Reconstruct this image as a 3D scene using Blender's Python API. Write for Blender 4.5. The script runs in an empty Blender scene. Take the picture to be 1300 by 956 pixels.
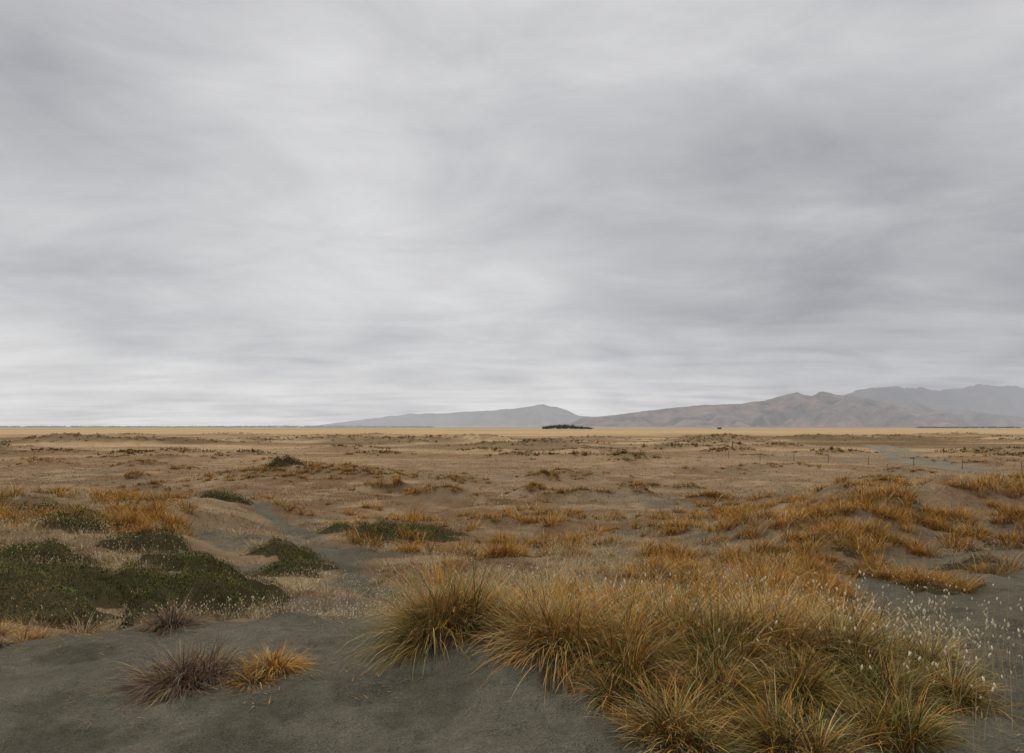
import bpy, math, numpy as np, bmesh, time
from mathutils import Vector
T0=time.time()
rng=np.random.default_rng(7)
sc=bpy.context.scene
# ---------------------------------------------------------------- noise
def _h(ix,iy,s):
    n=(ix*374761393+iy*668265263+s*974634777)&0xffffffff
    n=((n^(n>>13))*1274126177)&0xffffffff
    n=((n^(n>>16))*2246822519)&0xffffffff
    return ((n^(n>>15))&0xffffff)/float(0xffffff)
def vn(x,y,s=0):
    x=np.asarray(x,float);y=np.asarray(y,float)
    ix=np.floor(x).astype(np.int64);iy=np.floor(y).astype(np.int64)
    fx=x-ix;fy=y-iy
    fx=fx*fx*fx*(fx*(fx*6-15)+10);fy=fy*fy*fy*(fy*(fy*6-15)+10)
    a=_h(ix,iy,s);b=_h(ix+1,iy,s);c=_h(ix,iy+1,s);d=_h(ix+1,iy+1,s)
    return (a+(b-a)*fx)+((c+(d-c)*fx)-(a+(b-a)*fx))*fy
def fbm(x,y,s=0,o=4):
    t=0;a=.5;tot=0
    for i in range(o):
        t=t+a*vn(x,y,s+i*17);tot+=a;a*=.5
        x,y=x*1.7+y*1.05+3.1,-x*1.05+y*1.7+7.7
    return t/tot
def ss(v,a,b):
    t=np.clip((v-a)/(b-a),0,1);return t*t*(3-2*t)
# ---------------------------------------------------------------- terrain
MOUNDS=[(-17.6,62,8.5,5,1.1),(-12.5,60,3,3,.35),(-21,63,3,3,.3),(-114,185,18,9,2.0),(-90,190,14,8,1.2),(-53,205,20,9,1.6),(-35,200,12,8,1.0),
 (-12,200,15,9,2.4),(-25,190,9,7,1.4),(8,170,12,7,1.5),(5.5,64,3.5,2.5,.7),(105,230,24,10,2.0),(135,240,18,10,1.6),(60,200,16,8,1.2),
 (-75,260,22,10,1.4),(40,150,9,6,.9),(20,110,7,4,.6),(-60,120,9,5,.7),(28,230,16,8,1.4)]
r2=np.random.default_rng(3)
for i in range(50):
    d=90*math.exp(r2.random()*1.5);x=(r2.random()*1.9-.95)*d
    MOUNDS.append((x,d,d*.05*(.5+r2.random()),d*.025*(.6+r2.random()),.25+.5*r2.random()+d*.0022))
for i in range(56):
    d=38*math.exp(r2.random()*1.2);x=(r2.random()*1.8-.9)*d;e=(.4+r2.random(),.5+r2.random(),.28+.5*r2.random())
    if abs(x-50)<9 and d>55: continue
    if math.hypot(x+18,d-62)<14: continue
    MOUNDS.append((x,d,d*.05*e[0],d*.03*e[1],e[2]))
PATH=[(-1.3,7.2),(-1.56,9),(-2.56,12),(-4.4,16.5),(-6.85,22),(-10.2,29),(-14.1,36),(-21,46),(-31,55),(-46,64)]
TR1=[(60,50),(53,66),(51.8,75),(52.4,84),(56,96),(67,117),(83,150),(96,180)]
TR2=[(52,82),(50.5,92),(47,101),(40,106),(30,108)]
TR3=[(67,117),(58,112),(50.5,104)]
def dist(x,y,P):
    d=np.full(np.shape(x),1e9)
    for (ax,ay),(bx,by) in zip(P[:-1],P[1:]):
        vx,vy=bx-ax,by-ay
        t=np.clip(((x-ax)*vx+(y-ay)*vy)/(vx*vx+vy*vy),0,1)
        d=np.minimum(d,np.hypot(x-ax-t*vx,y-ay-t*vy))
    return d
def pathmask(x,y):
    d=dist(x,y,PATH)+1.1*(fbm(x*.9,y*.9,71,4)-.5)
    return (1-ss(d,.18,.75))*(1-.75*ss(y,28,46))*(1-.35*(1-ss(y,8.5,12)))
def trackmask(x,y):
    n=2.2*(fbm(x*.3,y*.3,73,3)-.5)
    d1=dist(x,y,TR1)
    a=(1-ss(d1+n,2.4,3.9))
    mid=(1-ss(d1,.25,.7))*ss(fbm(x*.5,y*.5,74,3),.40,.55)*.7      # grass strip between the wheel ruts
    b=(1-ss(dist(x,y,TR2)+n,1.6,3.0))*.85
    c=(1-ss(dist(x,y,TR3)+n,1.0,2.2))*.6
    return np.maximum(np.maximum(a*(1-mid),b),c)
def H(x,y):
    x=np.atleast_1d(np.asarray(x,float));y=np.atleast_1d(np.asarray(y,float))
    base=np.interp(y,[0,6,8,12,18,22,32,50,70,110],[3.4,3.3,2.62,2.22,1.7,1.45,1.0,.45,.2,0])
    hl=np.interp(y,[0,5.6,8,12,18,24,28,36,46,60,110],[3.4,3.25,2.68,2.66,2.5,2.5,2.1,1.0,.5,.25,0])
    hr=np.interp(y,[0,6,8,10,14,17,21,25,30,38,50,70,110],[3.4,3.25,2.5,2.15,2.0,2.4,2.78,2.88,2.4,1.1,.45,.2,0])
    yy=np.maximum(y,0)+.5
    n1=fbm(x*.22,y*.22,5,3)-.5
    wl=ss(-(x/yy)+n1*.25,.30,.46)*ss(70-y,0,30)
    wr=ss((x/yy)+n1*.25,.22,.58)*ss(80-y,0,30)
    h=base*(1-wl-wr)+hl*wl+hr*wr
    h=h+.32*(fbm(x*.16,y*.16,11,3)-.5)*ss(y,7,16)*(1-ss(y,60,120))*2
    h=h+.20*(fbm(x*.7,y*.7,21,3)-.5)*2*ss(y,5,9)*(1-ss(y,30,60))
    h=h+wr*.50*(fbm(x*.42,y*.42,31,2)-.5)*2*ss(y,13,18)*(1-ss(y,28,40))
    near=1-ss(np.hypot(x,y),10,16)
    rip=np.sin((x*.75+y*.65)*34+6*fbm(x*1.3,y*1.3,47,2))*.004*ss(fbm(x*.6,y*.6,48,2),.45,.6)
    dim=-.05*ss(vn(x*3.1,y*3.1,49),.66,.9)*ss(fbm(x*.5,y*.5,50,2),.38,.52)      # old trampled hollows
    h=h+near*(.15*(fbm(x*.9,y*.9,41,3)-.5)+.09*(fbm(x*2.6,y*2.6,43,3)-.5)+.028*(fbm(x*9,y*9,45,2)-.5)+rip+dim)
    h=h+.16*np.exp(-((x-1.2)/1.6)**2-((y-4.7)/.9)**2)+.10*np.exp(-((x+.4)/.6)**2-((y-5.2)/.5)**2)
    h=h-.10*ss(-x,3.2,5)*(1-ss(y,6,8))*ss(y,2,4)
    for mx,my,sx,sy,a in MOUNDS:
        m=(np.abs(x-mx)<sx*2.6)&(np.abs(y-my)<sy*2.6)
        if m.any():
            xm=x[m];ym=y[m]
            h[m]+=a*np.exp(-((xm-mx)/sx)**2-((ym-my)/sy)**2)*(.6+.8*fbm(xm*1.6/sx**.5,ym*1.6/sx**.5,51,3))
    h=h+.14*(fbm(x*.3,y*.3,61,3)-.5)*ss(y,40,70)*(1-ss(y,400,800))
    return h-.07*pathmask(x,y)
SAND=np.array([.222,.202,.146]);LIT=np.array([.355,.245,.145]);GOLD=np.array([.60,.425,.235]);RED=np.array([.28,.172,.095]);PALE=np.array([.54,.41,.245])
def sandmask(x,y):
    yy=np.maximum(y,.5);u=x/yy
    n=fbm(x*.35,y*.35,81,4);n2=fbm(x*1.2,y*1.2,83,3)
    s=1-ss(y+1.2*(n2-.5),6.2,7.4)
    s=np.maximum(s,(1-ss(y,14,18))*ss(u+(n-.5)*.5,.28,.42)*.95)
    s=np.maximum(s,ss(n+.25*n2,.70,.80)*(1-ss(y,24,36))*.85)
    s=np.maximum(s,ss(u,.12,.3)*(1-ss(y,16,21))*ss(n2*.5+n*.5,.47,.56)*.9)
    s=np.maximum(s,ss(u,.12,.3)*(1-ss(y,34,42))*ss(n2*.5+n*.5,.55,.62)*.8)
    s=np.maximum(s,np.exp(-((x-9.5)/4.5)**2-((y-37)/5)**2)*ss(n,.38,.52)*.8)
    s=np.maximum(s,(1-ss(y,60,120))*ss(y,30,45)*ss(fbm(x*.12,y*.2,87,3),.62,.74)*.35)
    s=np.maximum(s,pathmask(x,y)); s=np.maximum(s,trackmask(x,y)*1.0)
    return np.clip(s,0,1)
def groundcol(x,y):
    n=fbm(x*.07,y*.11,91,5)[...,None];m=fbm(x*.5,y*.6,93,4)[...,None];k=fbm(x*.018,y*.03,95,4)[...,None]
    k2=fbm(x*.006,y*.012,97,4)[...,None];k3=fbm(x*.035,y*.07,98,5)[...,None]
    Y=y[...,None]
    c=LIT*(.75+.5*m)+(RED-LIT)*ss(n,.44,.60)*.8
    c=c+(PALE-c)*ss(m*.6+n*.4,.52,.66)*.5
    c=c+(LIT*1.2-c)*ss(Y,45,110)*.4
    c=c+(GOLD-c)*(ss(Y,50,220)*ss(k3,.46,.60)*.75)
    c=c+(RED-c)*(ss(Y,60,120)*(1-ss(Y,330,650))*ss(1-k3,.50,.6)*.6)
    c=c+(np.array([.15,.11,.06])-c)*(ss(Y,90,150)*(1-ss(Y,380,600))*ss(k,.52,.62)*.65)
    c=c+(GOLD*(.93+.3*(k2-.5))-c)*ss(Y,260,520)*.85
    c=c+(np.array([.38,.28,.175])-c)*ss(Y,420,900)*ss(k2,.48,.60)*.6
    md=np.zeros(x.shape)
    for mx,my,sx,sy,a in MOUNDS:
        q=(np.abs(x-mx)<sx*2)&(np.abs(y-my)<sy*2)
        if q.any(): md[q]=np.maximum(md[q],np.exp(-((x[q]-mx)/sx*1.2)**2-((y[q]-my+sy*.2)/sy*1.2)**2))
    mdn=(md*ss(fbm(x*.25,y*.25,99,4),.36,.52))[...,None]
    c=c+(np.array([.18,.14,.08])-c)*mdn*.7
    s=sandmask(x,y)[...,None];tm=trackmask(x,y)[...,None]
    sd=SAND*(.86+.28*m)
    sd=sd*(1-.35*ss(fbm(x*2.1,y*2.1,100,5),.54,.68)[...,None]*(1-ss(Y,10,30))*.7)
    sd=sd+(np.array([.285,.245,.178])*(.8+.4*m)-sd)*tm
    c=c+(sd-c)*s
    return np.clip(c,0,1)
# ---------------------------------------------------------------- mesh utilities
def mkmesh(name,V,F,col=None,mat=None,smooth=False,parent=None):
    me=bpy.data.meshes.new(name)
    V=np.ascontiguousarray(V,dtype=np.float32);F=np.ascontiguousarray(F,dtype=np.int32)
    k=F.shape[1]
    me.vertices.add(len(V));me.vertices.foreach_set('co',V.ravel())
    me.loops.add(F.size);me.loops.foreach_set('vertex_index',F.ravel())
    me.polygons.add(len(F));me.polygons.foreach_set('loop_start',np.arange(0,F.size,k,dtype=np.int32))
    me.update(calc_edges=True)
    if smooth: me.polygons.foreach_set('use_smooth',np.ones(len(F),dtype=bool))
    if col is not None:
        a=me.color_attributes.new('Col','FLOAT_COLOR','POINT')
        c=np.ones((len(V),4),dtype=np.float32);c[:,:3]=col;a.data.foreach_set('color',c.ravel())
    ob=bpy.data.objects.new(name,me);sc.collection.objects.link(ob)
    if mat: me.materials.append(mat)
    if parent: ob.parent=parent
    return ob
def newmat(name):
    m=bpy.data.materials.new(name);m.use_nodes=True;nt=m.node_tree;nt.nodes.clear()
    return m,nt
def N(nt,t,**k):
    n=nt.nodes.new(t)
    for a,b in k.items(): setattr(n,a,b)
    return n
def grassmat(name):
    m,nt=newmat(name);L=nt.links
    at=N(nt,'ShaderNodeAttribute',attribute_name='Col')
    d=N(nt,'ShaderNodeBsdfDiffuse');o=N(nt,'ShaderNodeOutputMaterial')
    L.new(at.outputs['Color'],d.inputs[0]);L.new(d.outputs[0],o.inputs[0])
    return m
M_G=grassmat('grass_blades');M_LEAF=grassmat('leaves')
def groundmat():
    m,nt=newmat('sandy_ground');L=nt.links
    at=N(nt,'ShaderNodeAttribute',attribute_name='Col')
    geo=N(nt,'ShaderNodeNewGeometry')
    n1=N(nt,'ShaderNodeTexNoise');n1.inputs['Scale'].default_value=9;n1.inputs['Detail'].default_value=5;n1.inputs['Roughness'].default_value=.7
    n2=N(nt,'ShaderNodeTexNoise');n2.inputs['Scale'].default_value=90;n2.inputs['Detail'].default_value=3
    n3=N(nt,'ShaderNodeTexNoise');n3.inputs['Scale'].default_value=1.3;n3.inputs['Detail'].default_value=6;n3.inputs['Roughness'].default_value=.75
    for n in (n1,n2,n3): L.new(geo.outputs['Position'],n.inputs['Vector'])
    def mr(src,a,b,c,d):
        r=N(nt,'ShaderNodeMapRange');r.inputs[1].default_value=a;r.inputs[2].default_value=b;r.inputs[3].default_value=c;r.inputs[4].default_value=d
        L.new(src,r.inputs[0]);return r.outputs[0]
    a=mr(n1.outputs[0],.3,.7,.82,1.16);b=mr(n2.outputs[0],.3,.7,.72,1.26);c=mr(n3.outputs[0],.3,.7,.80,1.18)
    m1=N(nt,'ShaderNodeMath',operation='MULTIPLY');L.new(a,m1.inputs[0]);L.new(b,m1.inputs[1])
    m2=N(nt,'ShaderNodeMath',operation='MULTIPLY');L.new(m1.outputs[0],m2.inputs[0]);L.new(c,m2.inputs[1])
    vm=N(nt,'ShaderNodeVectorMath',operation='SCALE');L.new(at.outputs['Color'],vm.inputs[0]);L.new(m2.outputs[0],vm.inputs['Scale'])
    bs=N(nt,'ShaderNodeBsdfDiffuse');L.new(vm.outputs[0],bs.inputs[0])
    ad=N(nt,'ShaderNodeMath',operation='MULTIPLY_ADD');L.new(n1.outputs[0],ad.inputs[0]);ad.inputs[1].default_value=2.5;L.new(n2.outputs[0],ad.inputs[2])
    bp=N(nt,'ShaderNodeBump');bp.inputs['Strength'].default_value=1.0;bp.inputs['Distance'].default_value=.05
    L.new(ad.outputs[0],bp.inputs['Height']);L.new(bp.outputs[0],bs.inputs['Normal'])
    o=N(nt,'ShaderNodeOutputMaterial');L.new(bs.outputs[0],o.inputs[0]);return m
M_GR=groundmat()
# ---------------------------------------------------------------- ground sheet (polar grid, split into ground / footpath / track)
R=np.concatenate([[.15],np.geomspace(.4,3,24)[:-1],np.geomspace(3,8,150)[:-1],np.geomspace(8,400,360)[:-1],np.geomspace(400,14000,90)])
A=np.concatenate([np.linspace(-50,50,700),np.linspace(50,310,120)[1:-1]])*math.pi/180
nr,na=len(R),len(A)
RR,AA=np.meshgrid(R,A,indexing='ij')
X=RR*np.sin(AA);Y=RR*np.cos(AA)
Z=H(X.ravel(),Y.ravel())
C=groundcol(X.ravel(),Y.ravel())
V=np.stack([X.ravel(),Y.ravel(),Z],1)
i,j=np.meshgrid(np.arange(nr-1),np.arange(na),indexing='ij')
a=(i*na+j).ravel();b=(i*na+(j+1)%na).ravel();c=((i+1)*na+(j+1)%na).ravel();d=((i+1)*na+j).ravel()
F=np.stack([a,d,c,b],1)
fc=V[F].mean(1)
pm=(pathmask(fc[:,0],fc[:,1])>.45);tm=(trackmask(fc[:,0],fc[:,1])>.45)&~pm
def sub(name,sel):
    f=F[sel];u,inv=np.unique(f,return_inverse=True)
    return mkmesh(name,V[u],inv.reshape(f.shape),C[u],M_GR,True)
sub('ground',~pm&~tm);sub('footpath',pm);sub('gravel_track',tm)
print('ground',time.time()-T0)
# ---------------------------------------------------------------- grass blades
def blades(root,az,lean,curve,length,width,c0,c1,segs=4):
    n=len(root);pos=root.copy().astype(float)
    az2=az+(rng.random(n)-.5)*1.6
    side=np.stack([-np.sin(az2),np.cos(az2),np.zeros(n)],1)
    VV=[];CC=[]
    for s in range(segs+1):
        t=s/segs
        w=width*(1-t**1.6)*.5+width*.06
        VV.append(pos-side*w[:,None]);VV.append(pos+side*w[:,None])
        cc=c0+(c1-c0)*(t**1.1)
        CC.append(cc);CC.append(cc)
        th=lean+curve*(t+.5/segs)
        st=length/segs
        pos=pos+np.stack([np.sin(th)*np.cos(az)*st,np.sin(th)*np.sin(az)*st,np.cos(th)*st],1)
    Vv=np.stack(VV,1).reshape(-1,3);Cc=np.stack(CC,1).reshape(-1,3)
    k=2*(segs+1);base=(np.arange(n)*k)[:,None]
    fs=[np.concatenate([base+2*s,base+2*s+1,base+2*s+3,base+2*s+2],1) for s in range(segs)]
    return Vv,np.stack(fs,1).reshape(-1,4),Cc
def join(parts):
    V=[];F=[];C=[];o=0
    for v,f,c in parts:
        V.append(v);F.append(f+o);C.append(c);o+=len(v)
    return np.concatenate(V),np.concatenate(F),np.concatenate(C)
GREEN=np.array([.135,.14,.038]);OLV=np.array([.24,.195,.06]);ORG=np.array([.54,.262,.055]);STR=np.array([.59,.41,.19]);BRN=np.array([.16,.092,.045]);PL=np.array([.70,.56,.36]);GRY=np.array([.225,.175,.135])
def pick(n,pal,w):
    idx=rng.choice(len(pal),n,p=np.array(w)/sum(w));c=np.array(pal)[idx]
    return c*(.65+.7*rng.random((n,1)))*(1+.12*(rng.random((n,3))-.5))
def tparams(x,y,r,h,n,pal,w,spread=1.0,width=.005,tipmul=1.25,curv=1.0,rootf=.45,az0=None,bias=0.):
    ph=rng.random(n)*2*math.pi;q=np.sqrt(rng.random(n))
    rx=x+np.cos(ph)*q*r*rootf;ry=y+np.sin(ph)*q*r*rootf
    az=ph+(rng.random(n)-.5)*1.3
    lean=(.08+q*.75*spread)*(.4+.95*rng.random(n))
    if az0 is not None:
        vx=np.sin(lean)*np.cos(az)+bias*math.cos(az0);vy=np.sin(lean)*np.sin(az)+bias*math.sin(az0)
        az=np.arctan2(vy,vx);lean=np.arcsin(np.clip(np.hypot(vx,vy),0,.97))
    cv=(.2+1.1*rng.random(n)*spread)*curv
    L=h*(.5+.75*rng.random(n))*(1.12-.1*q)
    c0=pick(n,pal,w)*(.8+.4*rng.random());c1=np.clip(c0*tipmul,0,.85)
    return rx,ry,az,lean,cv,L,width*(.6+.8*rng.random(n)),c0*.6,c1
def batch(ps,segs=4):
    rx,ry,az,le,cv,L,w,c0,c1=[np.concatenate([p[k] for p in ps]) for k in range(9)]
    return blades(np.stack([rx,ry,H(rx,ry)-.02],1),az,le,cv,L,w,c0,c1,segs)
def seedheads(xs,ys,h,hs,lean=.35,col=(.78,.66,.46),stalk=(.52,.40,.22),w=.0022):
    n=len(xs);z=H(xs,ys)-.01
    az=rng.random(n)*2*math.pi;ln=rng.random(n)*lean;cv=rng.random(n)*.5;L=h*(.5+.7*rng.random(n))
    st=np.tile(np.array(stalk),(n,1))*(.8+.4*rng.random((n,1)))
    root=np.stack([xs,ys,z],1)
    p1=blades(root,az,ln,cv,L,np.full(n,w),st*.8,st,3)
    pos=root.copy()
    for s in range(3):
        th=ln+cv*(s/3+.5/3);q=L/3
        pos=pos+np.stack([np.sin(th)*np.cos(az)*q,np.sin(th)*np.sin(az)*q,np.cos(th)*q],1)
    ax=np.stack([np.sin(ln+cv)*np.cos(az),np.sin(ln+cv)*np.sin(az),np.cos(ln+cv)],1)
    s1=np.cross(ax,np.array([.3,.9,.2]));s1/=np.linalg.norm(s1,axis=1)[:,None];s2=np.cross(ax,s1)
    hs=hs*(.6+.7*rng.random(n));cc=np.array(col)*(.6+.5*rng.random((n,1)))
    rings=[(0,.15),(.35,.42),(.75,.36),(1.1,.08)]
    VV=[];k=5
    for tt,rr in rings:
        for q in range(k):
            a_=q*2*math.pi/k+tt
            VV.append(pos+ax*(tt*2.0*hs)[:,None]+(s1*math.cos(a_)+s2*math.sin(a_))*(rr*hs*1.15)[:,None])
    Vh=np.stack(VV,1).reshape(-1,3);m=len(rings)*k;base=(np.arange(n)*m)[:,None];fs=[]
    for r_ in range(len(rings)-1):
        for q in range(k):
            fs.append(np.concatenate([base+r_*k+q,base+r_*k+(q+1)%k,base+(r_+1)*k+(q+1)%k,base+(r_+1)*k+q],1))
    Fh=np.stack(fs,1).reshape(-1,4);Ch=np.repeat(np.clip(cc,0,.9),m,0)
    return join([p1,(Vh,Fh,Ch)])
def emit(name,parts,mat=M_G):
    v,f,c=join(parts) if isinstance(parts,list) else parts
    return mkmesh(name,v,f,c,mat)
# foreground tussocks --------------------------------------------------------
FG=[ # x,y,r,h,n,weights(green,olive,orange,straw,brown)
 (-.42,5.25,.56,.50,4600,(4.8,4,3.2,1.8,2.2)),
 (.10,5.15,.38,.42,1900,(.6,1.2,2.8,5.5,1.2)),
 (.36,4.8,.42,.48,2400,(1.4,2.3,4,4,1.5)),
 (.74,4.55,.42,.50,2400,(2,3,5,3,2.2)),
 (1.12,4.95,.42,.52,2400,(3.2,3,3.8,3,1.8)),
 (1.42,4.5,.42,.46,2300,(5,3.5,2.8,2.5,2.4)),
 (1.86,4.75,.42,.50,2300,(2,3,5,2.5,2.2)),
 (2.14,4.6,.40,.40,2100,(5,3.5,2.4,3,2)),
 (2.50,4.85,.40,.38,1900,(5.5,3.5,2.2,2.5,1.8)),
 (2.84,4.7,.28,.28,1000,(3.5,2.5,2,3,1)),
 (.60,4.15,.36,.32,1600,(3,3,3.5,2,2)),(1.12,4.1,.38,.34,1700,(3,3,3.8,2,2)),(1.72,4.15,.38,.34,1700,(4,3,2.6,2,2)),(2.25,4.15,.34,.3,1300,(4,3,2,2,2)),(2.7,4.2,.28,.24,900,(4,3,2,2,2)),
 (.9,3.65,.36,.28,1300,(3,3,3,2,2)),(1.5,3.6,.36,.28,1300,(3,3,3.5,2,2)),(2.05,3.65,.34,.26,1200,(4,3,2.6,2,2)),
 (.35,6.0,.40,.42,1500,(.5,1.5,5,3,1)),(.95,6.2,.45,.48,1600,(.3,1.2,6,3,1)),(1.55,6.1,.42,.42,1500,(.5,1.5,5.5,3,1)),
 (2.3,6.2,.36,.42,1300,(.3,1.2,6,2,1)),(2.75,6.6,.34,.42,1100,(.3,1,6,2,1)),(3.1,7.2,.3,.3,700,(.3,1,6,2,1)),
]
PALF=[GREEN,OLV,ORG,STR,BRN]
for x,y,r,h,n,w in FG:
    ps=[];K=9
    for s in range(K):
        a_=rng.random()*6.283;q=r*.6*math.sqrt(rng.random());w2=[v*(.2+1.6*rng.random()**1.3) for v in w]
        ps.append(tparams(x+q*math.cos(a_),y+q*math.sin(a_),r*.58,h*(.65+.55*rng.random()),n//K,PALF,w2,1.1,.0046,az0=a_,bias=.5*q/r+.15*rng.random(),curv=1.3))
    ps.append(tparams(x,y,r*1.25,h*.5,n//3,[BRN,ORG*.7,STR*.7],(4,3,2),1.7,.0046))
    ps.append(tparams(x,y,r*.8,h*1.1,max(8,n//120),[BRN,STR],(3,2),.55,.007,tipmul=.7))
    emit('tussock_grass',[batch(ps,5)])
DG=[GRY,GRY*.6,BRN,STR*.6]
def dead(x,y,r,h,n):
    ps=[]
    for s in range(8):
        a_=rng.random()*6.283;q=r*.6*rng.random()
        ps.append(tparams(x+q*math.cos(a_),y+q*math.sin(a_),r*.8,h*(.7+.5*rng.random()),n//8,DG,(4,3.5,4,2.4),1.5,.0055,curv=2.4,az0=a_,bias=.35))
    emit('dead_tussock',[batch(ps,7)])
dead(-2.20,4.66,.42,.32,6200);dead(-2.98,5.9,.38,.32,3600);dead(-4.2,5.6,.2,.18,600)
for x,y,r,h,n in [(-1.68,4.60,.36,.21,2000),(-4.5,6.4,.28,.22,800),(-5.3,6.9,.35,.22,900),(-4.9,6.1,.22,.18,500),(-4.5,5.75,.22,.22,700)]:
    ps=[]
    for s in range(4):
        a_=rng.random()*6.283
        ps.append(tparams(x+r*.35*math.cos(a_),y+r*.35*math.sin(a_),r*.7,h*(.7+.5*rng.random()),n//4,[ORG,STR,BRN,OLV],(6,2,3.2,1.5),1.6,.0045,curv=1.4,az0=a_,bias=.35))
    emit('tussock_grass',[batch(ps,5)])
def cloud(L,mul=1):
    xs=[];ys=[]
    for cx,cy,s,sy_,n in L: xs.append(rng.normal(cx,s,int(n*mul)));ys.append(rng.normal(cy,sy_,int(n*mul)))
    return np.concatenate(xs),np.concatenate(ys)
xs,ys=cloud([(2.6,5.0,.35,.25,160),(1.9,5.2,.5,.3,180),(1.2,5.1,.6,.3,140),(2.9,4.6,.25,.2,110),(3.3,4.6,.35,.3,70),(.6,5.3,.4,.2,70),(3.6,6.2,.6,.4,40),(2.5,4.1,.4,.3,90)])
emit('seedhead_grass',[seedheads(xs,ys,.42,.011)])
xs,ys=cloud([(-1.7,7.9,.7,.35,480),(-2.7,7.6,.7,.25,260),(-3.9,7.4,.6,.2,130),(-2.9,10.6,.9,.6,220),(-6.8,7.9,.9,.3,90),(-1.0,8.5,.5,.4,220),(-2.0,9.4,.6,.6,240),(-1.3,7.6,.4,.2,200)])
k=(ys>6.9);emit('seedhead_grass',[seedheads(xs[k],ys[k],.28,.010)])
# ---------------------------------------------------------------- dune grass tufts (mid distance)
def scat(n,dmin,dmax,umin,umax):
    d=dmin*np.exp(rng.random(n)*math.log(dmax/dmin));u=umin+(umax-umin)*rng.random(n)
    return u*d,d
def mass(name,xs,ys,rs,hs,nb,pal,w,wid=.006,segs=3,**k):
    P=[]
    for x,y,r,h in zip(xs,ys,rs,hs):
        q=max(16,int(nb*min(1,9/y)))
        w2=[v*(.3+1.4*rng.random()) for v in w]
        P.append(tparams(x,y,r,h,q,pal,w2,1.1,wid*max(1,y/10),az0=rng.random()*6.28,bias=.25*rng.random(),**k))
    emit(name,[batch(P,segs)])
x,y=scat(8200,9,42,-.85,.95);u=x/y
cl=fbm(x*.45,y*.45,101,3)
p=np.zeros(len(x))
p=np.maximum(p,ss(u+.1*(cl-.5),.20,.36)*ss(y+4*(cl-.5)-4*ss(u,.55,.3),13.5,16.5)*(1-ss(y,31,37))*ss(cl,.34,.45))
p=np.maximum(p,ss(u,-.12,.0)*(1-ss(u,.55,.7))*ss(y,9,11)*(1-ss(y,17,20))*ss(cl,.46,.56)*.7)
p=np.maximum(p,ss(u,-.28,-.15)*(1-ss(u,.3,.5))*ss(y,16,19)*(1-ss(y,28,34))*ss(cl,.47,.56)*.75)
p=np.maximum(p,ss(-u,.42,.58)*ss(y,14,17)*(1-ss(y,28,33))*ss(cl,.38,.50)*.9)
p=np.maximum(p,ss(-u,.1,.2)*ss(y,26,32)*ss(cl,.54,.6)*.35)
k=(rng.random(len(x))<p)&(pathmask(x,y)<.2);x=x[k];y=y[k]
s=.45+1.0*rng.random(len(x))
mass('orange_dune_grass',x,y,.38*s,.34*s,185,[ORG,ORG*.7,STR,OLV,BRN],(6,4.5,1.6,1.6,2.0))
x=np.concatenate([rng.normal(-17.6,5.5,230),rng.normal(5.5,2.5,25),rng.normal(-9,2,15)]);y=np.concatenate([rng.normal(59,2.4,230),rng.normal(63,1.5,25),rng.normal(60,1,15)])
P_=[m for m in MOUNDS if 36<m[1]<130 and m[4]>.25]
for m in P_[3:]:
    n=int(12+14*rng.random());x=np.concatenate([x,rng.normal(m[0],m[2]*.55,n)]);y=np.concatenate([y,rng.normal(m[1],m[3]*.55,n)])
s=.6+.7*rng.random(len(x));mass('hummock_grass',x,y,.5*s,.33*s,240,[ORG*.95,ORG*.6,STR,OLV,BRN],(4.2,3.5,2,2,2))
P=[]
for mx,my,sx,sy,a_ in [m for m in MOUNDS if m[1]>95 and m[4]>.6]:
    n=int(14+sx*2.0);xx=rng.normal(mx,sx*.6,n);yy_=rng.normal(my,sy*.5,n)
    for q in range(n): P.append(tparams(xx[q],yy_[q],.9,.6,10,[ORG*.45,OLV*.5,BRN,STR*.7,GREEN*.7],(3,3,3,2,2),1.2,.14))
emit('distant_scrub',[batch(P,2)])
# pale straw grass
x,y=scat(6400,7.2,48,-.85,.95);u=x/y
cl=fbm(x*.4,y*.4,111,3)
p=ss(cl,.45,.57)*.42*(1-ss(u,.35,.5)*(1-ss(y,14,17)))
p=np.maximum(p,ss(u,.03,.15)*(1-ss(u,.45,.6))*ss(y,13,16)*(1-ss(y,27,31))*ss(cl,.38,.48)*.9)
p=np.maximum(p,ss(-u,.15,.3)*(1-ss(y,8.5,11))*ss(cl,.42,.55)*.5)
p=np.maximum(p,ss(-u,.5,.6)*ss(y,11.5,13)*(1-ss(y,24,28))*ss(cl,.38,.5)*.8)
k=(rng.random(len(x))<p)&(pathmask(x,y)<.2);x=x[k];y=y[k];s=.6+.8*rng.random(len(x))
mass('straw_grass',x,y,.28*s,.22*s,80,[STR,PL,LIT*1.2,OLV],(4,4,2,1.3),.004)
sx_=np.repeat(x,8)+rng.normal(0,.3,len(x)*8);sy_=np.repeat(y,8)+rng.normal(0,.3,len(x)*8)
k=(sy_<30)&(sy_>11)&(pathmask(sx_,sy_)<.3);emit('seedhead_grass',[seedheads(sx_[k],sy_[k],.26,.012,w=.004)])
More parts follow.
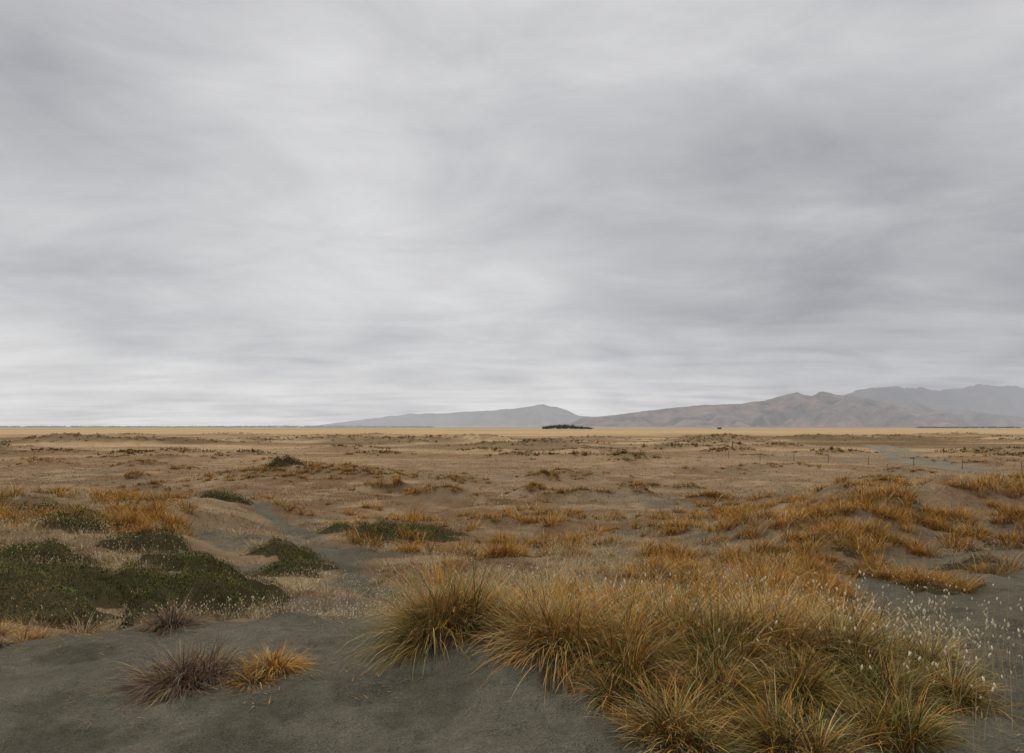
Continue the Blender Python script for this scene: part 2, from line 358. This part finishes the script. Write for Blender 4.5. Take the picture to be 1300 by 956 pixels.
def stubble(name,n,d0,d1,h,bl,wf):
    x,y=scat(n,d0,d1,-.9,.95)
    k=(rng.random(n)>sandmask(x,y)*.97)&(y>7.2)&(fbm(x*.6,y*.6,151,3)>.38);x=x[k];y=y[k]
    n_=len(x);c=groundcol(x,y)
    j=.06*np.repeat(y,bl)/15
    x=np.repeat(x,bl)+rng.normal(0,1,n_*bl)*j;y2=np.repeat(y,bl)+rng.normal(0,1,n_*bl)*j
    c=np.repeat(c,bl,0);n_=len(x)
    m=rng.random((n_,1));c=c*(.6+.75*m);c=np.clip(c+(np.array([.50,.35,.18])-c)*(rng.random((n_,1))<.2)*.6,0,.8)
    root=np.stack([x,y2,H(x,y2)-.01],1)
    emit(name,[blades(root,rng.random(n_)*6.283,.2+.9*rng.random(n_),.8*rng.random(n_),h*(.4+rng.random(n_)),wf*np.maximum(1,y2/8)*(.6+.8*rng.random(n_)),c*.78,np.clip(c*1.12,0,.8),2)])
stubble('dry_grass',32000,7.2,45,.12,4,.0045)
stubble('dry_grass_plain',45000,35,320,.17,3,.006)
print('grass',time.time()-T0)
# ---------------------------------------------------------------- green mats
def shrub(name,cx,cy,rx,ry,hh,n,leaf=.022,pal=None,w=None,seed=0):
    pal=pal or [np.array([.08,.096,.026]),np.array([.122,.13,.036]),np.array([.175,.156,.048]),np.array([.042,.045,.018]),np.array([.20,.135,.06])];w=w or (4,4,3,2.5,1.5)
    g=40;th=np.linspace(0,2*math.pi,g,endpoint=False);rr=np.linspace(0,1,14)
    def prof(xn,yn):
        q=np.hypot(xn,yn);ang=np.arctan2(yn,xn)
        e=1+1.1*(fbm(np.cos(ang)*1.9+seed,np.sin(ang)*1.9+cx,121,4)-.5)*2
        q=q/e
        return np.clip(1-q**2,0,1)**.6*(.2+1.6*fbm((cx+xn*rx)*2.6,(cy+yn*ry)*2.6,123+seed,3)),q
    Tn,Rn=np.meshgrid(th,rr);xn=(np.cos(Tn)*Rn*1.35).ravel();yn=(np.sin(Tn)*Rn*1.35).ravel()
    p_,q_=prof(xn,yn);x=cx+xn*rx;y=cy+yn*ry;z=H(x,y)+hh*p_-.035
    i,j=np.meshgrid(np.arange(13),np.arange(g),indexing='ij')
    F=np.stack([(i*g+j).ravel(),(i*g+(j+1)%g).ravel(),((i+1)*g+(j+1)%g).ravel(),((i+1)*g+j).ravel()],1)
    body=(np.stack([x,y,z],1),F,np.tile(np.array([.07,.06,.03]),(len(x),1)))
    a_=rng.random(n)*6.283;q=np.sqrt(rng.random(n))*1.5;xn=np.cos(a_)*q;yn=np.sin(a_)*q;p_,q_=prof(xn,yn)
    keep=(q_<1.12)&(rng.random(n)<.2+.8*ss(1.12-q_,0,.4));xn=xn[keep];yn=yn[keep];p_=p_[keep];n=len(xn)
    x=cx+xn*rx;y=cy+yn*ry;z=H(x,y)+hh*p_-.01+rng.random(n)**2*leaf*2.5
    cc=pick(n,pal,w)*(.15+1.75*fbm(x*2.2,y*2.2,131,3)[:,None])
    bw=ss(fbm(x*1.1,y*1.1,133,3),.50,.62)[:,None]*.65;cc=cc+(np.array([.20,.145,.07])-cc)*bw
    lv=blades(np.stack([x,y,z],1),rng.random(n)*6.283,.2+1.1*rng.random(n),.6*rng.random(n),leaf*(.8+1.8*rng.random(n)),np.full(n,leaf*.5),cc*.7,cc*1.25,2)
    return emit(name,[body,lv],M_LEAF)
MATS=[(-6.3,9.3,1.4,1.15,.30,27000,.02),(-4.1,9.2,1.0,.95,.38,22000,.02),(-5.3,11.9,.95,.6,.28,10000,.024),(-5.3,8.1,.7,.4,.14,8000,.02),(-5.2,9.6,.8,.7,.2,10000,.02),
 (-7.6,10.4,1.0,.9,.2,9000,.022),(-3.9,20.3,1.9,1.1,.28,14000,.035),(-5.3,15.8,.8,.8,.2,6500,.03),(-3.0,22.0,1.2,.6,.22,5000,.035),(-13.6,31.5,1.1,.8,.35,3000,.06),(-20.2,61,1.5,.9,.5,2500,.1),
 (-10.5,16.5,1.1,.8,.24,5000,.035),(-9.6,15.0,.7,.5,.2,3000,.035),(-13.2,19.0,.9,.7,.28,3500,.04),(-4.3,13.4,.8,.6,.17,5000,.026),(-7.4,13.6,.8,.5,.2,4500,.028),(-8.3,12.0,.7,.5,.2,4500,.026)]
for i_,(a1,b1,c1_,d1,e1,n1,l1) in enumerate(MATS): shrub('green_shrub_mat',a1,b1,c1_,d1,e1,n1,l1,seed=i_)
for i_ in range(30):
    xx=6+rng.random()*11;yy_=12.0+rng.random()*6
    if xx/yy_<.4: continue
    shrub('sand_daisy_mat',xx,yy_,.15+.3*rng.random(),.12+.22*rng.random(),.08,500,.026,[np.array([.14,.12,.09]),np.array([.21,.18,.14]),BRN,np.array([.12,.12,.06])],(4,3,2,2),i_)
n=6500;x=rng.uniform(-5.5,6,n);y=rng.uniform(3.2,8,n);k=fbm(x*.9,y*.9,141,3)>.45;x=x[k];y=y[k];root=np.stack([x,y,H(x,y)+.006],1);n=len(root)
emit('sand_litter',[blades(root,rng.random(n)*6.283,1.35+.15*rng.random(n),.1*rng.random(n),.02+.12*rng.random(n)**2,np.full(n,.006),pick(n,[BRN,STR*.7,GRY*.6],(4,3,3)),pick(n,[BRN,STR*.7,GRY*.6],(4,3,3)),2)])
print('mats',time.time()-T0)
# ---------------------------------------------------------------- simple materials
def flat(name,c,rough=.85,haze=0,hc=(.42,.435,.46),nscale=.5,nam=.3,c2=None,fadex=None):
    m,nt=newmat(name);L=nt.links
    geo=N(nt,'ShaderNodeNewGeometry');nz=N(nt,'ShaderNodeTexNoise');nz.inputs['Scale'].default_value=nscale;nz.inputs['Detail'].default_value=6;nz.inputs['Roughness'].default_value=.65
    L.new(geo.outputs['Position'],nz.inputs['Vector'])
    r=N(nt,'ShaderNodeMapRange');r.inputs[1].default_value=.38;r.inputs[2].default_value=.62;L.new(nz.outputs[0],r.inputs[0])
    mc=N(nt,'ShaderNodeMix',data_type='RGBA');L.new(r.outputs[0],mc.inputs[0])
    ca=np.array(c);cb_=np.array(c2) if c2 else ca*(1+nam);ca=ca if c2 else ca*(1-nam)
    mc.inputs[6].default_value=(*ca,1);mc.inputs[7].default_value=(*cb_,1)
    bs=N(nt,'ShaderNodeBsdfPrincipled');bs.inputs['Roughness'].default_value=rough;bs.inputs['Specular IOR Level'].default_value=.1;L.new(mc.outputs[2],bs.inputs['Base Color'])
    o=N(nt,'ShaderNodeOutputMaterial')
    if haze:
        em=N(nt,'ShaderNodeEmission');em.inputs[0].default_value=(*hc,1);mx=N(nt,'ShaderNodeMixShader');mx.inputs[0].default_value=haze  # distance haze painted into the material as emission over the surface colour
        if fadex:   # painted rain haze thickening along world X
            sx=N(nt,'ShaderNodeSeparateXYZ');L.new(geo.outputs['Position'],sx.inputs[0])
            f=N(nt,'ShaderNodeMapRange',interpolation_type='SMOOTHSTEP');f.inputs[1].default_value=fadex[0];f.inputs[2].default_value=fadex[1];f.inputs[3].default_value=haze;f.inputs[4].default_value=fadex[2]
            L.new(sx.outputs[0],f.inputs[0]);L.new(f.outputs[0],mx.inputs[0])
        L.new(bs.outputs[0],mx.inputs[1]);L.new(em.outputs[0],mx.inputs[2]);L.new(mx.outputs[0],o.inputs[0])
    else: L.new(bs.outputs[0],o.inputs[0])
    return m
# ---------------------------------------------------------------- hills
def hills(name,D,pts,front,back,mat,seed,amp=1.0,sc_=1.0):
    px=np.array([p[0] for p in pts],float);el=np.array([p[1] for p in pts],float)
    nx,nyy=700,170
    xs=np.linspace(px[0],px[-1],nx)*D/1000
    ts=np.linspace(-1,.6,nyy)
    Xg,T=np.meshgrid(xs,ts)
    Yg=D+np.where(T<0,T*front,T*back)
    warp=(fbm(Xg/600,Yg/700,seed,4)-.5)*front*.55*np.clip(1-T**2,0,1)
    ridge=np.interp(Xg+warp*.6*np.abs(T),px*D/1000,el)
    ridge=ridge+(fbm(Xg/120,Yg*0+3,seed+2,4)-.5)*ridge*.12
    rn=np.abs(2*fbm((Xg+warp)/(330*sc_),Yg/(1100*sc_),seed+5,4)-1)*2.2
    rn=np.clip(rn,0,1)
    rb=np.abs(2*fbm((Xg-warp)/(800*sc_),Yg/(1700*sc_),seed+9,3)-1)*2.2;rb=np.clip(rb,0,1)
    t=1-np.abs(T)
    prof=np.where(T<0,t**(1.0+1.3*(1-rb)),t)
    Zg=ridge*prof-3
    Zg=Zg-ridge*amp*(.22*(1-rn)+.34*(1-rb))*np.sin(np.clip(t,0,1)*math.pi)**.8
    i,j=np.meshgrid(np.arange(nyy-1),np.arange(nx-1),indexing='ij')
    F=np.stack([(i*nx+j).ravel(),(i*nx+j+1).ravel(),((i+1)*nx+j+1).ravel(),((i+1)*nx+j).ravel()],1)
    return mkmesh(name,np.stack([Xg.ravel(),Yg.ravel(),Zg.ravel()],1),F,None,mat,True)
def cv(l,D): return [((a-650)/.867,(541-b)/867*D+5) for a,b in l]
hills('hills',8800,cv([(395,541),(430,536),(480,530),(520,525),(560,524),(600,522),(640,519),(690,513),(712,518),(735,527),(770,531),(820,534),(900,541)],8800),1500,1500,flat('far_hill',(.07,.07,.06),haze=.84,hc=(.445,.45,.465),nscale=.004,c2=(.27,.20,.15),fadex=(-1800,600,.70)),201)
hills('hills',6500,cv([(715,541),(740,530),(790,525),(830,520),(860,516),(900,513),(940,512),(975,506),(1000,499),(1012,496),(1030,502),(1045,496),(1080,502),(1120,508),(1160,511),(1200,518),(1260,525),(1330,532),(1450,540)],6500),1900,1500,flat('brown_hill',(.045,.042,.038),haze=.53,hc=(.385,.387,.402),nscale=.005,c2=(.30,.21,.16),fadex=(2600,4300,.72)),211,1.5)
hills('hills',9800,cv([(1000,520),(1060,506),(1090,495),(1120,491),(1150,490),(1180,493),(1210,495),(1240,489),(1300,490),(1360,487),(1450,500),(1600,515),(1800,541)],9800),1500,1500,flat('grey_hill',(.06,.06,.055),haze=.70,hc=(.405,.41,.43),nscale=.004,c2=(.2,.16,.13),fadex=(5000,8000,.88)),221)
def sheet(name,pts,z,mat):
    V=[(x,y,z) for x,y in pts];me=bpy.data.meshes.new(name);me.from_pydata(V,[],[list(range(len(V)))]);ob=bpy.data.objects.new(name,me);sc.collection.objects.link(ob);me.materials.append(mat);return ob
mw,nt=newmat('lake_water');bs=N(nt,'ShaderNodeBsdfPrincipled');bs.inputs['Base Color'].default_value=(.25,.27,.28,1);bs.inputs['Roughness'].default_value=.15
nz=N(nt,'ShaderNodeTexNoise');nz.inputs['Scale'].default_value=.5;bp=N(nt,'ShaderNodeBump');bp.inputs['Strength'].default_value=.2;nt.links.new(nz.outputs[0],bp.inputs['Height']);nt.links.new(bp.outputs[0],bs.inputs['Normal'])
o=N(nt,'ShaderNodeOutputMaterial');nt.links.new(bs.outputs[0],o.inputs[0])
sheet('lake',[(-3200,2700),(-1200,2400),(300,2500),(1500,2600),(3200,2500),(4200,5200),(0,7000),(-4500,6200)],.5,mw)
# ---------------------------------------------------------------- trees (distant)
def treemass(name,trees,mat,n=260,leaf=.7,low=False):
    P=[]
    for x,y,w_,h_ in trees:
        z0=float(H(x,y)[0])
        m=7;root=np.tile([x,y,z0-.2],(m,1)).astype(float)+rng.normal(0,.05,(m,3))
        tc=np.tile([.07,.055,.04],(m,1))
        P.append(blades(root,rng.random(m)*6.28,rng.random(m)*.5,rng.random(m)*.3,np.full(m,h_*.8),np.full(m,.35),tc,tc,3))
        nl=6;cen=np.stack([x+rng.normal(0,w_*.28,nl),y+rng.normal(0,w_*.25,nl),z0+h_*((.15 if low else .3)+.5*rng.random(nl))],1)
        idx=rng.integers(0,nl,n);pt=cen[idx]+rng.normal(0,1,(n,3))*np.array([w_*.22,w_*.2,h_*.13])
        pt[:,2]=np.maximum(pt[:,2],z0+.1)
        c=np.tile([.06,.068,.045],(n,1))*(.5+1.1*rng.random((n,1)))
        P.append(blades(pt,rng.random(n)*6.28,rng.random(n)*1.5,rng.random(n),np.full(n,leaf*1.4),np.full(n,leaf),c,c,2))
    return emit(name,P,mat)
tr=[]
for q in range(30):
    f=q/29;tr.append((50+f*73+rng.normal(0,1),1080+rng.normal(0,8),5+2*rng.random(),(3.4+3.8*math.sin(math.pi*min(1,f*1.05+.05))**.7)*(.75+.5*rng.random())))
treemass('tree_grove',tr,flat('grove_leaves',(.045,.052,.035),haze=.06,hc=(.34,.355,.37),nscale=.15,nam=.5),230,.8)
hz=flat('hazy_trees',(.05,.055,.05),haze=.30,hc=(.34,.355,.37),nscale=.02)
tr=[(1010+q*4.2+rng.normal(0,1),1700+rng.normal(0,10)+q*.5,8,3+1.0*rng.random()) for q in range(66)]
treemass('shelterbelt_trees',tr,hz,110,1.2,True)
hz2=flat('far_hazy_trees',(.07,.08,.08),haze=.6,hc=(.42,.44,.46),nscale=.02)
tr=[(-2600+q*13+rng.normal(0,3),2350+rng.normal(0,20),22,3.2+5.5*float(fbm(np.array([q*.06]),np.array([0.]),301,3)[0])) for q in range(180)]
treemass('distant_tree_line',tr,hz2,80,2.6,True)
# ---------------------------------------------------------------- hut
def box(name,x0,x1,y0,y1,z0,z1,mat,parent):
    V=np.array([(x,y,z) for z in (z0,z1) for y in (y0,y1) for x in (x0,x1)]);F=np.array([(0,2,3,1),(4,5,7,6),(0,1,5,4),(1,3,7,5),(3,2,6,7),(2,0,4,6)])
    return mkmesh(name,V,F,None,mat,parent=parent)
hut=bpy.data.objects.new('farm_hut',None);sc.collection.objects.link(hut);hut.location=(334,1100,0);hut.scale=(.8,.8,.8)
mwall=flat('hut_wall',(.18,.15,.12));mroof=flat('hut_roof',(.12,.12,.12))
box('walls',-3.5,3.5,-2.5,2.5,-.3,2.6,mwall,hut)
me=bpy.data.meshes.new('roof');me.from_pydata([(-3.8,-2.9,2.5),(3.8,-2.9,2.5),(3.8,2.9,2.5),(-3.8,2.9,2.5),(-3.8,0,4.2),(3.8,0,4.2)],[],[(0,1,5,4),(2,3,4,5),(0,4,3),(1,2,5)]);me.materials.append(mroof)
ro=bpy.data.objects.new('roof',me);sc.collection.objects.link(ro);ro.parent=hut
box('door',-1.8,-.8,-2.56,-2.5,-.2,1.9,flat('hut_door',(.05,.05,.05)),hut);box('window',.6,2.0,-2.56,-2.5,.9,1.8,flat('hut_glass',(.03,.03,.04),.1),hut)
# ---------------------------------------------------------------- fence
mp=flat('weathered_post',(.15,.13,.10),nscale=8);mwire=flat('wire',(.2,.2,.19),.5)
fence=bpy.data.objects.new('post_and_wire_fence',None);sc.collection.objects.link(fence)
def post(x,y,h=1.1,r=.045,parent=fence,name='post'):
    bm=bmesh.new();bmesh.ops.create_cone(bm,cap_ends=True,segments=10,radius1=r*1.1,radius2=r*.9,depth=h+.3)
    me=bpy.data.meshes.new(name);bm.to_mesh(me);bm.free();me.materials.append(mp);ob=bpy.data.objects.new(name,me);sc.collection.objects.link(ob)
    z=float(H(x,y)[0]);ob.location=(x,y,z+(h-.3)/2);ob.rotation_euler=(rng.normal(0,.03),rng.normal(0,.03),0);ob.parent=parent;return z+h
pts=[]
for f in np.linspace(0,1,8):
    x=33+f*20.5+rng.normal(0,.2);y=104-f*32;pts.append((x,y,post(x,y)))
for lv in (.15,.45,.75):
    Vw=[];Fw=[]
    for x,y,z in pts:
        for dx,dz in ((-.004,0),(.004,0),(0,.006)): Vw.append((x+dx,y-.06,z-lv+dz))
    for q in range(len(pts)-1):
        for e in range(3): Fw.append((q*3+e,q*3+(e+1)%3,q*3+3+(e+1)%3,q*3+3+e))
    mkmesh('wire',np.array(Vw),np.array(Fw),None,mwire,parent=fence)
for x,y,h in [(41,127,1.5)]:
    e=bpy.data.objects.new('marker_post',None);sc.collection.objects.link(e);post(x,y,h,.12,e,'shaft')
    z=float(H(x,y)[0]);box('cap',x-.15,x+.15,y-.15,y+.15,z+h-.05,z+h+.02,mp,e)
# ---------------------------------------------------------------- sky (world)
w=bpy.data.worlds.new('sky');sc.world=w;w.use_nodes=True;nt=w.node_tree;nt.nodes.clear();L=nt.links
SE,SR=math.radians(52),math.radians(-40)
tc=N(nt,'ShaderNodeTexCoord');nrm=N(nt,'ShaderNodeVectorMath',operation='NORMALIZE');L.new(tc.outputs['Generated'],nrm.inputs[0]);dirv=nrm.outputs[0]
sp=N(nt,'ShaderNodeSeparateXYZ');L.new(dirv,sp.inputs[0])
def mth(op,a,b=None,c=None):
    n=N(nt,'ShaderNodeMath',operation=op)
    for k_,v in enumerate((a,b,c)):
        if v is None: continue
        if isinstance(v,(int,float)): n.inputs[k_].default_value=v
        else: L.new(v,n.inputs[k_])
    return n.outputs[0]
zz=mth('MAXIMUM',sp.outputs[2],0.0)
def plane(eps):
    den=mth('ADD',zz,eps);cb=N(nt,'ShaderNodeCombineXYZ');L.new(mth('DIVIDE',sp.outputs[0],den),cb.inputs[0]);L.new(mth('DIVIDE',sp.outputs[1],den),cb.inputs[1]);return cb.outputs[0]
P1=plane(.15);P2=plane(.05)
def noise(scale,detail,rough,dist_=0,off=(0,0,0),sc_=(1,1,1),rot=0,src=None):
    mp_=N(nt,'ShaderNodeMapping');mp_.inputs['Location'].default_value=off;mp_.inputs['Scale'].default_value=sc_;mp_.inputs['Rotation'].default_value=(0,0,rot);L.new(src or P1,mp_.inputs[0])
    n=N(nt,'ShaderNodeTexNoise');n.inputs['Scale'].default_value=scale;n.inputs['Detail'].default_value=detail;n.inputs['Roughness'].default_value=rough;n.inputs['Distortion'].default_value=dist_
    L.new(mp_.outputs[0],n.inputs['Vector']);return n.outputs[0]
nA=noise(.8,5,.45,.5,(3,1,0),(.7,1.15,1),.35)
nB=noise(2.2,7,.55,.6,(7,2,0),(.65,1.1,1),.3)
nC=noise(3.4,8,.57,.5,(1,4,2),(1,1,2.6),0,dirv)
nD=noise(.7,6,.55,.4,(5,3,0),(.6,1,1),.25,P2)
def blob(px,py,deg,amp):
    v=np.array([(px-650)/867,1,(541-py)/867]);v/=np.linalg.norm(v)
    dn=N(nt,'ShaderNodeVectorMath',operation='DOT_PRODUCT');L.new(dirv,dn.inputs[0]);dn.inputs[1].default_value=v
    r=N(nt,'ShaderNodeMapRange',interpolation_type='SMOOTHERSTEP');r.inputs[1].default_value=math.cos(math.radians(deg));r.inputs[2].default_value=1;r.inputs[3].default_value=0;r.inputs[4].default_value=amp
    L.new(dn.outputs['Value'],r.inputs[0]);return r.outputs[0]
val=mth('ADD',.588,0.0)
for b_ in [(560,50,30,.05),(220,500,24,.07),(640,490,11,.04),(760,475,7,.04),(1150,320,22,-.09),(930,290,18,-.05),(700,340,14,-.05),(50,215,12,-.05),(230,410,13,-.05),(150,20,14,-.06),(1250,60,18,.04),(1200,410,8,.03)]:
    val=mth('ADD',val,blob(*b_))
val=mth('ADD',val,mth('MULTIPLY',mth('SUBTRACT',nA,.5),.24))
val=mth('ADD',val,mth('MULTIPLY',mth('SUBTRACT',nB,.5),.24))
val=mth('ADD',val,mth('MULTIPLY',mth('SUBTRACT',nC,.5),.36))
def mrz(a,b,c,d):
    r=N(nt,'ShaderNodeMapRange',interpolation_type='SMOOTHSTEP');r.inputs[1].default_value=a;r.inputs[2].default_value=b;r.inputs[3].default_value=c;r.inputs[4].default_value=d;L.new(sp.outputs[2],r.inputs[0]);return r.outputs[0]
val=mth('ADD',val,mth('MULTIPLY',mth('SUBTRACT',nD,.5),mrz(.03,.26,.32,.0)))
val=mth('ADD',val,mrz(.0,.13,.05,0))
val=mth('ADD',val,mrz(.55,1,0,.42))
tint=N(nt,'ShaderNodeMix',data_type='RGBA');tint.inputs[6].default_value=(.97,.975,1.045,1);tint.inputs[7].default_value=(1.0,1.0,1.012,1)
tr_=N(nt,'ShaderNodeMapRange');tr_.inputs[1].default_value=.40;tr_.inputs[2].default_value=.66;L.new(val,tr_.inputs[0]);L.new(tr_.outputs[0],tint.inputs[0])
vs=N(nt,'ShaderNodeVectorMath',operation='SCALE');L.new(tint.outputs[2],vs.inputs[0]);L.new(val,vs.inputs['Scale'])
bg=N(nt,'ShaderNodeBackground');L.new(vs.outputs[0],bg.inputs[0]);bg.inputs[1].default_value=1.0
sky=N(nt,'ShaderNodeTexSky',sky_type='NISHITA');sky.sun_disc=False;sky.sun_elevation=SE;sky.sun_rotation=SR
bg2=N(nt,'ShaderNodeBackground');L.new(sky.outputs[0],bg2.inputs[0]);bg2.inputs[1].default_value=.05
ms=N(nt,'ShaderNodeMixShader');ms.inputs[0].default_value=.03;L.new(bg.outputs[0],ms.inputs[1]);L.new(bg2.outputs[0],ms.inputs[2])
wo=N(nt,'ShaderNodeOutputWorld');L.new(ms.outputs[0],wo.inputs[0])
# ---------------------------------------------------------------- sun
sl=bpy.data.lights.new('sun','SUN');sl.energy=1.0;sl.angle=math.radians(18);sl.color=(1,.94,.85)
so=bpy.data.objects.new('sun',sl);sc.collection.objects.link(so)
sd=Vector((math.sin(SR)*math.cos(SE),math.cos(SR)*math.cos(SE),math.sin(SE)))
so.rotation_euler=sd.to_track_quat('Z','Y').to_euler()
# ---------------------------------------------------------------- camera
cd=bpy.data.cameras.new('camera');cd.sensor_width=36;cd.lens=36*867/1300;cd.shift_y=63/1300;cd.clip_start=.05;cd.clip_end=40000
co=bpy.data.objects.new('camera',cd);sc.collection.objects.link(co);co.location=(0,0,5);co.rotation_euler=(math.radians(90),0,0);sc.camera=co
sc.view_settings.view_transform='Standard';sc.view_settings.look='None';sc.view_settings.exposure=0
print('polys',sum(len(o.data.polygons) for o in sc.objects if o.type=='MESH'),time.time()-T0)
